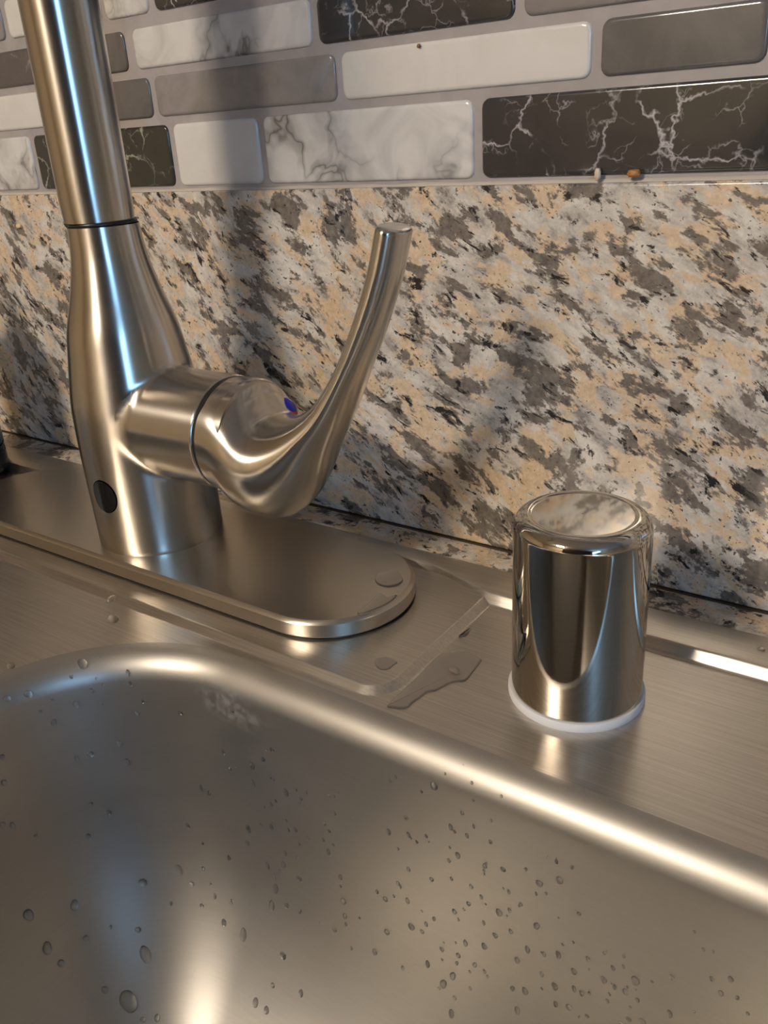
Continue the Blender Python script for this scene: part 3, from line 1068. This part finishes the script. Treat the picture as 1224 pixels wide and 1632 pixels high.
DROPS = (
    '-0.2569 -0.1500 -0.0044 3.2;-0.2574 -0.1553 -0.0073 1.3;-0.2423 -0.1412 -0.0090 1.5;-0.2417 -0.1417 -0.0135 1.4;-0.2510 -0.1492 -0.0097 1.0;-0.2494 -0.1482 -0.0126 0.9;'
    '-0.2524 -0.1515 -0.0141 1.5;-0.2644 -0.1695 -0.0087 2.6;-0.2673 -0.1762 -0.0077 2.3;-0.2606 -0.1635 -0.0143 1.6;-0.2564 -0.1567 -0.0188 2.0;-0.2612 -0.1646 -0.0239 2.0;'
    '-0.2627 -0.1678 -0.0172 1.0;-0.2507 -0.1497 -0.0212 0.8;-0.2390 -0.1397 -0.0219 1.0;-0.2416 -0.1416 -0.0276 1.8;-0.2487 -0.1476 -0.0408 2.0;-0.2561 -0.1563 -0.0429 2.3;'
    '-0.2590 -0.1606 -0.0431 1.5;-0.2478 -0.1468 -0.0500 2.0;-0.2676 -0.1837 -0.0291 1.6;-0.2679 -0.1858 -0.0398 2.0;-0.2684 -0.1906 -0.0567 1.9;-0.2681 -0.1874 -0.0598 1.7;'
    '-0.2553 -0.1553 -0.0735 2.0;-0.2586 -0.1599 -0.0666 1.4;-0.2601 -0.1637 -0.0818 1.7;-0.2670 -0.1807 -0.0701 1.3;-0.2316 -0.1363 -0.0844 1.4;-0.2262 -0.1331 -0.0268 1.8;'
    '-0.2457 -0.1536 -0.1085 3.0;-0.2346 -0.1431 -0.1048 2.9;-0.2288 -0.1419 -0.1106 1.8;-0.2600 -0.1771 -0.1073 3.0;-0.2651 -0.1932 -0.0998 3.2;-0.2596 -0.1925 -0.1158 3.3;'
    '-0.2546 -0.1789 -0.1212 2.1;-0.2381 -0.1648 -0.1346 3.7;-0.2559 -0.1907 -0.1240 2.4;-0.2362 -0.1783 -0.1466 5.4;-0.2436 -0.1827 -0.1402 2.2;-0.2021 -0.1412 -0.1243 2.9;'
    '-0.1809 -0.1406 -0.1231 2.6;-0.1901 -0.1343 -0.1071 2.5;-0.1949 -0.1287 -0.0421 2.3;-0.2097 -0.1291 -0.0418 1.5;-0.1831 -0.1287 -0.0294 1.7;-0.2230 -0.1320 -0.0634 2.0;'
    '-0.2205 -0.1312 -0.0656 1.6;-0.1791 -0.1287 -0.0477 2.1;-0.1961 -0.1287 -0.0514 1.7;-0.1885 -0.1287 -0.0364 1.5;-0.1877 -0.1287 -0.0577 1.1;-0.1851 -0.1287 -0.0548 1.1;'
    '-0.1718 -0.1287 -0.0474 1.2;-0.2076 -0.1289 -0.0492 1.3;-0.2028 -0.1290 -0.0774 2.2;-0.1953 -0.1287 -0.0718 1.3;-0.1896 -0.1287 -0.0700 2.0;-0.2040 -0.1295 -0.0853 1.9;'
    '-0.1934 -0.1304 -0.0909 1.9;-0.1849 -0.1296 -0.0863 2.1;-0.1868 -0.1303 -0.0906 1.6;-0.1897 -0.1310 -0.0945 1.6;-0.1888 -0.1319 -0.0992 2.2;-0.1768 -0.1300 -0.0886 2.1;'
    '-0.2137 -0.1324 -0.0960 1.7;-0.1836 -0.1291 -0.0802 1.6;-0.1774 -0.1291 -0.0789 1.2;-0.1767 -0.1287 -0.0649 1.5;-0.1805 -0.1287 -0.0669 1.0;-0.1757 -0.1287 -0.0715 0.9;'
    '-0.1615 -0.1287 -0.0541 1.3;-0.1596 -0.1287 -0.0566 1.1;-0.1561 -0.1287 -0.0465 0.9;-0.1584 -0.1287 -0.0626 1.1;-0.1613 -0.1287 -0.0677 1.5;-0.1580 -0.1287 -0.0391 1.1;'
    '-0.1553 -0.1287 -0.0383 0.8;-0.1564 -0.1290 -0.0773 1.4;-0.1566 -0.1292 -0.0819 0.9;-0.1554 -0.1299 -0.0882 2.1;-0.1545 -0.1310 -0.0944 1.6;-0.1588 -0.1329 -0.1024 1.7;'
    '-0.1401 -0.1328 -0.1022 1.8;-0.1504 -0.1339 -0.1058 1.2;-0.1825 -0.1470 -0.1344 1.7;-0.1690 -0.1452 -0.1313 1.8;-0.1880 -0.1525 -0.1422 2.2;-0.1821 -0.1526 -0.1423 2.3;'
    '-0.2107 -0.1376 -0.1143 1.3;-0.2124 -0.1419 -0.1232 1.9;-0.2233 -0.1432 -0.1187 1.5;-0.2186 -0.1393 -0.1141 1.3;-0.2249 -0.1377 -0.1036 1.5;-0.2257 -0.1351 -0.0922 1.0;'
    '-0.1826 -0.1332 -0.1036 1.9;-0.1760 -0.1331 -0.1031 1.4;-0.2350 -0.1497 -0.1183 1.2;-0.2430 -0.1624 -0.1259 2.1;-0.2505 -0.1697 -0.1216 1.2;-0.2250 -0.1742 -0.1535 1.9;'
    '-0.2290 -0.1781 -0.1529 1.9;-0.1398 -0.1288 -0.0751 1.1;-0.1304 -0.1287 -0.0200 1.1;-0.1280 -0.1287 -0.0170 0.9;-0.1134 -0.1287 -0.0140 2.3;-0.1005 -0.1274 -0.0078 0.9;'
    '-0.0904 -0.1276 -0.0081 0.9;-0.0994 -0.1287 -0.0130 0.8;-0.1182 -0.1287 -0.0186 0.9;-0.1250 -0.1287 -0.0328 1.2;-0.1326 -0.1287 -0.0428 1.4;-0.1244 -0.1287 -0.0400 1.3;'
    '-0.1173 -0.1287 -0.0369 1.1;-0.1034 -0.1287 -0.0200 1.2;-0.1078 -0.1287 -0.0280 1.3;-0.1064 -0.1287 -0.0293 1.0;-0.1019 -0.1287 -0.0286 1.1;-0.0995 -0.1287 -0.0235 0.9;'
    '-0.0936 -0.1287 -0.0268 1.1;-0.1212 -0.1287 -0.0415 1.0;-0.1291 -0.1287 -0.0488 0.8;-0.1055 -0.1287 -0.0388 1.5;-0.1089 -0.1287 -0.0430 1.2;-0.1253 -0.1287 -0.0561 1.2;'
    '-0.1160 -0.1287 -0.0554 1.4;-0.1082 -0.1287 -0.0506 1.0;-0.1302 -0.1287 -0.0655 1.2;-0.0957 -0.1287 -0.0380 1.3;-0.0893 -0.1287 -0.0358 1.5;-0.0817 -0.1287 -0.0315 1.0;'
    '-0.0720 -0.1287 -0.0229 0.9;-0.0672 -0.1287 -0.0226 1.0;-0.0772 -0.1287 -0.0347 1.9;-0.0708 -0.1287 -0.0297 1.8;-0.1008 -0.1287 -0.0498 1.3;-0.0972 -0.1287 -0.0523 1.1;'
    '-0.0874 -0.1287 -0.0442 1.0;-0.0832 -0.1287 -0.0471 1.1;-0.1266 -0.1287 -0.0717 1.4;-0.1361 -0.1289 -0.0764 1.7;-0.1019 -0.1287 -0.0582 1.4;-0.1075 -0.1287 -0.0652 1.5;'
    '-0.0908 -0.1287 -0.0553 2.0;-0.0871 -0.1287 -0.0520 1.1;-0.0778 -0.1287 -0.0530 1.8;-0.0644 -0.1287 -0.0395 1.0;-0.0782 -0.1287 -0.0396 0.8;-0.0750 -0.1287 -0.0376 0.8;'
    '-0.1158 -0.1288 -0.0737 1.2;-0.1190 -0.1290 -0.0781 1.2;-0.1251 -0.1293 -0.0829 2.2;-0.1207 -0.1293 -0.0825 1.4;-0.1354 -0.1304 -0.0911 1.9;-0.0922 -0.1287 -0.0665 1.6;'
    '-0.0866 -0.1287 -0.0611 1.4;-0.0964 -0.1287 -0.0634 1.0;-0.0963 -0.1288 -0.0742 1.8;-0.1061 -0.1294 -0.0846 1.5;-0.1126 -0.1295 -0.0858 1.5;-0.1034 -0.1290 -0.0772 1.4;'
    '-0.1065 -0.1299 -0.0882 1.1;-0.0997 -0.1294 -0.0848 1.4;-0.1178 -0.1311 -0.0950 1.5;-0.0960 -0.1294 -0.0854 1.0;-0.0843 -0.1287 -0.0728 1.6;-0.0808 -0.1287 -0.0654 1.5;'
    '-0.0751 -0.1287 -0.0638 1.2;-0.0705 -0.1287 -0.0610 1.6;-0.0691 -0.1287 -0.0556 0.9;-0.0757 -0.1287 -0.0734 1.2;-0.0652 -0.1287 -0.0647 1.7;-0.0610 -0.1287 -0.0563 1.4;'
    '-0.0811 -0.1294 -0.0843 2.0;-0.0855 -0.1295 -0.0862 1.4;-0.0711 -0.1289 -0.0755 2.0;-0.0649 -0.1287 -0.0723 1.3;-0.0624 -0.1287 -0.0726 1.4;-0.0599 -0.1287 -0.0708 1.0;'
    '-0.0558 -0.1287 -0.0618 1.8;-0.0533 -0.1287 -0.0550 1.3;-0.0562 -0.1287 -0.0507 0.9;-0.0504 -0.1287 -0.0481 1.0;-0.0524 -0.1287 -0.0625 1.1;-0.0491 -0.1287 -0.0622 1.5;'
    '-0.0538 -0.1287 -0.0668 1.0;-0.0465 -0.1287 -0.0556 2.2;-0.0454 -0.1287 -0.0632 1.1;-0.0542 -0.1287 -0.0701 1.0;-0.0705 -0.1293 -0.0829 1.2;-0.0660 -0.1292 -0.0812 1.7;'
    '-0.0831 -0.1309 -0.0936 1.7;-0.0600 -0.1292 -0.0808 1.2;-0.0496 -0.1289 -0.0763 1.0;-0.0474 -0.1287 -0.0731 1.4;-0.0433 -0.1287 -0.0710 1.7;-0.0361 -0.1287 -0.0621 1.5;'
    '-0.0296 -0.1287 -0.0564 0.7;-0.0366 -0.1287 -0.0472 1.3;-0.0264 -0.1287 -0.0406 1.2;-0.0218 -0.1287 -0.0374 1.4;-0.0236 -0.1287 -0.0442 1.2;-0.0195 -0.1287 -0.0431 1.0;'
    '-0.0295 -0.1287 -0.0312 0.8;-0.0270 -0.1287 -0.0304 0.6;-0.0323 -0.1287 -0.0264 0.7;-0.1110 -0.1320 -0.0994 2.3;-0.1076 -0.1310 -0.0941 2.0;-0.1065 -0.1347 -0.1084 1.7;'
    '-0.1277 -0.1328 -0.1021 1.3;-0.1007 -0.1312 -0.0953 1.1;-0.1061 -0.1328 -0.1022 1.3;-0.0164 -0.1287 -0.0471 0.9;-0.1235 -0.1287 -0.0410 0.9;-0.0535 -0.1287 -0.0618 0.5;'
    '-0.0503 -0.1287 -0.0523 0.9;-0.0554 -0.1287 -0.0496 0.6;-0.1539 -0.1316 -0.0976 1.0;-0.1072 -0.1291 -0.0795 0.6;-0.1726 -0.1287 -0.0493 0.9;-0.0605 -0.1287 -0.0606 0.6;'
    '-0.0713 -0.1289 -0.0757 0.7;-0.1530 -0.1287 -0.0352 0.6;-0.1084 -0.1287 -0.0371 0.8;-0.0956 -0.1287 -0.0546 0.7;-0.1125 -0.1328 -0.1021 1.0;-0.1727 -0.1287 -0.0147 0.8;'
    '-0.2210 -0.1383 -0.1097 0.9;-0.1810 -0.1287 -0.0625 0.9;-0.0961 -0.1287 -0.0403 0.8;-0.0473 -0.1287 -0.0677 0.7;-0.1478 -0.1305 -0.0917 0.8;-0.1479 -0.1287 -0.0447 0.5;'
    '-0.0880 -0.1287 -0.0551 0.6;-0.1164 -0.1287 -0.0389 0.5;-0.1686 -0.1287 -0.0429 0.7;-0.1293 -0.1287 -0.0666 0.9;-0.1038 -0.1287 -0.0620 0.9;-0.1123 -0.1302 -0.0900 0.8;'
    '-0.1919 -0.1287 -0.0613 0.8;-0.0658 -0.1287 -0.0524 0.8;-0.0754 -0.1291 -0.0795 0.7;-0.2009 -0.1287 -0.0197 0.7;-0.1119 -0.1293 -0.0823 0.6;-0.0707 -0.1287 -0.0453 0.6;'
    '-0.0721 -0.1287 -0.0218 0.5;-0.1736 -0.1287 -0.0440 0.7;-0.1061 -0.1287 -0.0680 0.8;-0.1324 -0.1287 -0.0730 0.9;-0.1845 -0.1287 -0.0442 0.6;-0.0578 -0.1301 -0.0895 0.6;'
    '-0.1049 -0.1249 -0.0047 0.5;-0.0839 -0.1287 -0.0483 0.6;-0.1660 -0.1330 -0.1029 0.7;-0.0627 -0.1293 -0.0833 0.5;-0.0933 -0.1287 -0.0181 0.7;-0.0762 -0.1287 -0.0340 0.5;'
    '-0.1207 -0.1287 -0.0731 0.8;-0.0960 -0.1287 -0.0414 0.6;-0.0761 -0.1287 -0.0637 0.6;-0.0418 -0.1287 -0.0527 0.8;-0.0947 -0.1296 -0.0868 0.8;-0.1860 -0.1287 -0.0441 0.8;'
    '-0.1014 -0.1300 -0.0888 0.9;-0.1713 -0.1287 -0.0651 0.6;-0.0952 -0.1287 -0.0366 0.7;-0.1098 -0.1277 -0.0082 0.7;-0.1868 -0.1287 -0.0313 0.8;-0.1324 -0.1287 -0.0440 0.7;'
    '-0.1630 -0.1287 -0.0626 0.9;-0.0486 -0.1287 -0.0599 0.6;-0.1706 -0.1287 -0.0664 0.6;-0.0747 -0.1287 -0.0228 0.7;-0.2050 -0.1288 -0.0473 0.8;-0.0893 -0.1287 -0.0439 0.7;'
    '-0.2087 -0.1295 -0.0801 0.6;-0.1889 -0.1287 -0.0675 0.6;-0.0461 -0.1287 -0.0592 0.5;-0.0625 -0.1293 -0.0828 0.5;'
)
SPECIAL = {
    0: ('fat water drop on the rolled bowl rim where the corner curves', 1),
    39: ('largest water drop of all, at the foot of the left bowl corner', 3),
    37: ('long upright water drop, second largest, above the largest one in the bowl corner', 4),
    35: ('large water drop low at the left, nearest the left edge but one', 2),
    34: ('slanted water drop at the left edge, above the large low one', 3),
    30: ('wide water drop in the bowl corner between the two lamp glints, higher than the largest', 0),
    33: ('pointed water drop just above the blue glint in the bowl corner', 2),
    31: ('bent water drop right of the wide one in the lower bowl corner', 3),
    41: ('long hanging water drop alone on the lower rear wall, right of the warm glint', 4),
    7: ('round water drop on the far left roll of the bowl, in the blue sheen', 0),
    8: ('leftmost water drop on the roll of the bowl rim', 0),
    42: ('round bright water drop alone, lower right of the long hanging drop', 0),
    43: ('thick water drop under the dense left cluster of the rear wall', 3),
    44: ('whitish upright water drop below the limescale smudge', 2),
    106: ('wide flat water drop at the top of the right cluster, close under the rim', 5),
    207: ('faint large water drop at the lower left of the right cluster', 2),
    152: ('large round water drop at the left side of the right cluster', 0),
    187: ('largest water drop at the lower right end of the right cluster', 1),
}
rows = [tuple(float(c) for c in r.split()) for r in ''.join(DROPS).split(';') if r.strip()]
for i, (x, y, z, w) in enumerate(rows):
    loc, nrm, idx, dist = BASIN_TREE.find_nearest(Vector((x, y, z)))
    if nrm.z < -0.2 or nrm.y > 0.3:
        nrm = -nrm
    grp = var = None
    if i in SPECIAL:
        lab, var = SPECIAL[i]
    elif x < -0.222:
        lab, grp = (('small clear water drop high in the left corner of the bowl, under the roll', 'drops high in the left bowl corner') if z > -0.055 else
                    ('small clear water drop low in the left corner of the bowl', 'drops low in the left bowl corner'))
    elif x < -0.150:
        lab, grp = (('tiny water drop in the upper part of the left cluster, below the base plate', 'drops in the upper left cluster') if z > -0.062 else
                    ('tiny water drop in the lower part of the left cluster, below the base plate', 'drops in the lower left cluster'))
    elif x < -0.105:
        lab, grp = 'small water drop in the dense left half of the cluster below the air gap', 'drops in the left half of the right cluster'
    else:
        lab, grp = 'small water drop in the looser right half of the cluster below the air gap', 'drops in the right half of the right cluster'
    drop(loc, w * 0.00115, nrm, lab, grp, var)

for p, w, n, lab, var in (((-0.2832, -0.1144, -0.0019), 0.0034, (0, -0.44, 0.9), 'water drop on the front edge of the faucet ledge, below the base plate', 2),
                          ((-0.2701, -0.1242, ZF), 0.0042, (0, 0, 1), 'flat water drop on the sink deck between faucet ledge and bowl corner', 3),
                          ((-0.2770, -0.1668, ZF), 0.0030, (0, 0, 1), 'water drop on the sink deck at the far left of the bowl rim', 3),
                          ((-0.04135, -0.0283, 0.0021), 0.0024, (0, 0, 1), 'tiny water drop on the raised back rim right of the air gap', 0),
                          ((-0.1300, -0.0870, ZF + 0.0006), 0.0030, (0, 0, 1), 'water drop standing in the puddle beside the ledge step', 4)):
    drop(p, w, n, lab, None, var, 1.0)


def film(name, outline, z, thick, label, group=None, place=None):
    """thin sheet of water with a rounded edge; outline as (x, y), or through place(u, v, h)."""
    n0 = len(outline)
    pts = []
    for i in range(n0):
        p0, p1, p2, p3 = (outline[(i + k) % n0] for k in (-1, 0, 1, 2))
        for k in range(3):
            q = k / 3
            pts.append(tuple(0.5 * (2 * b + (c - a) * q + (2 * a - 5 * b + 4 * c - d) * q * q + (3 * b - a - 3 * c + d) * q ** 3) for a, b, c, d in zip(p0, p1, p2, p3)))
    n = len(pts)
    area = sum(pts[i][0] * pts[(i + 1) % n][1] - pts[(i + 1) % n][0] * pts[i][1] for i in range(n))
    if area < 0:
        pts.reverse()

    def flat_place(u, v, h):
        return Vector((u, v, z + h))
    place = place or flat_place
    rings = []
    for ins, h in ((0, 0.00002), (0.0001, thick * 0.5), (0.00025, thick * 0.85), (0.00045, thick), (0.0006, thick)):
        ring = []
        for i in range(n):
            a, b = pts[i - 1], pts[(i + 1) % n]
            tx, ty = b[0] - a[0], b[1] - a[1]
            L = math.hypot(tx, ty) or 1
            ring.append(place(pts[i][0] - ty / L * ins, pts[i][1] + tx / L * ins, h))
        rings.append(ring)
    V, F = loops_mesh(rings, cap1=True)
    o = obj(name, V, F, M_water)
    o.data.polygons[-1].use_smooth = place is not flat_place
    return tag(o, label, 'water', group)


film('water_puddle', [(-0.1394, -0.1157), (-0.13758, -0.1151), (-0.1353, -0.11433), (-0.13303, -0.11247), (-0.13304, -0.10977), (-0.13229, -0.10547),
                      (-0.13179, -0.1018), (-0.12998, -0.10019), (-0.12893, -0.0973), (-0.12798, -0.09421), (-0.12655, -0.09187), (-0.12382, -0.08996), (-0.12408, -0.08391),
                      (-0.12477, -0.07691), (-0.1261, -0.07578), (-0.12963, -0.07523), (-0.13378, -0.07434), (-0.1375, -0.0772), (-0.1396, -0.0815), (-0.1399, -0.0867),
                      (-0.1398, -0.0916), (-0.1394, -0.0968), (-0.1396, -0.1040), (-0.1398, -0.1110)], ZF, 0.0007,
     'shallow puddle on the sink deck against the step beside the air gap')
film('water_puddle', [(-0.1397, -0.06725), (-0.13898, -0.06655), (-0.13768, -0.06486), (-0.1379, -0.06178), (-0.13811, -0.05979), (-0.13899, -0.05985), (-0.1396, -0.06152), (-0.1399, -0.0645)], ZF, 0.0007,
     'small puddle at the upper part of the ledge step, left of the air gap')
film('water_puddle', [(-0.18239, -0.06045), (-0.17938, -0.0629), (-0.17647, -0.06341), (-0.174, -0.06271), (-0.17179, -0.06038), (-0.17137, -0.0566), (-0.17392, -0.05338), (-0.17815, -0.05062),
                      (-0.18061, -0.05109), (-0.1822, -0.0545), (-0.18399, -0.05631)], PZ, 0.0007, 'rounded water patch at the back of the base plate end')
film('water_puddle', [(-0.1735, -0.0845), (-0.1722, -0.0858), (-0.1703, -0.0845), (-0.1690, -0.0815), (-0.1678, -0.0778), (-0.1668, -0.0732), (-0.1670, -0.0672), (-0.1683, -0.0679), (-0.1693, -0.0700),
                      (-0.17138, -0.06958), (-0.17436, -0.06889), (-0.1743, -0.07194), (-0.1736, -0.0742), (-0.1735, -0.07733), (-0.1733, -0.08151)], PZ, 0.0006,
     'irregular water patch along the front curve of the base plate end')
film('water_puddle', [(-0.15679, -0.09771), (-0.15432, -0.10067), (-0.15129, -0.10176), (-0.14905, -0.10012), (-0.14893, -0.09698), (-0.14875, -0.09502), (-0.15161, -0.09413), (-0.15499, -0.09478)], 0.0, 0.0003,
     'faint round water patch on the faucet ledge near its corner')
ca = math.atan2(-0.0177, -0.0118)
film('water_streak', [(-0.0026, 0.004), (-0.0020, -0.003), (-0.0008, -0.0062), (0.0002, -0.0035), (0.0012, -0.0022), (0.0022, 0.0005), (0.0026, 0.0052), (0.0014, 0.0046), (0.0006, 0.0062), (-0.0004, 0.0120),
                      (-0.0012, 0.0150), (-0.0018, 0.0110)], 0, 0.0003, 'water streak running down the left side of the air gap cap',
     place=lambda u, v, h: Vector((AX + (AR + h) * math.cos(ca + u / AR), AY + (AR + h) * math.sin(ca + u / AR), 0.0225 + v)))

# ------------------------------------------------------------------ crumbs


def crumb(p, sx, sy, sz, col, label, seed, name='crumb', trans=0.0):
    rg = random.Random(seed)
    bm = bmesh.new()
    bmesh.ops.create_icosphere(bm, subdivisions=3, radius=1)
    for v in bm.verts:
        k = 1 + 0.32 * pnoise(v.co * 1.7 + Vector((seed, 0, 0))) + 0.10 * pnoise(v.co * 5 + Vector((0, seed, 0)))
        q = v.co * k
        for ax in range(3):
            q[ax] = math.copysign(abs(q[ax]) ** 0.75, q[ax])
        v.co = Vector((p[0] + q.x * sx, p[1] + q.y * sy, p[2] + q.z * sz))
    bm.verts.index_update()
    V = [v.co.copy() for v in bm.verts]
    F = [[v.index for v in f.verts] for f in bm.faces]
    bm.free()
    m = plain(name + '_matter', col, 0.45, 0.0, Transmission_Weight=trans)
    return tag(obj(name, V, F, m), label, 'crumb')


crumb((-0.1073, 0.0030, 0.1552), 0.0024, 0.0014, 0.0012, srgb(172, 116, 58), 'orange brown crumb on the ledge above the granite, below the black marble tile', 3)
crumb((-0.1202, 0.0034, 0.1552), 0.0011, 0.0010, 0.0019, srgb(216, 200, 178), 'pale crumb on the granite ledge left of the orange one', 8)
crumb((-0.1927, 0.0043, 0.2016), 0.0007, 0.0005, 0.0007, srgb(128, 92, 60), 'brown speck stuck to the long white tile', 5)
crumb((-0.4650, -0.0009, 0.1358), 0.0022, 0.0009, 0.0013, srgb(222, 194, 156), 'cream chip stuck on the granite upstand left of the faucet', 9)
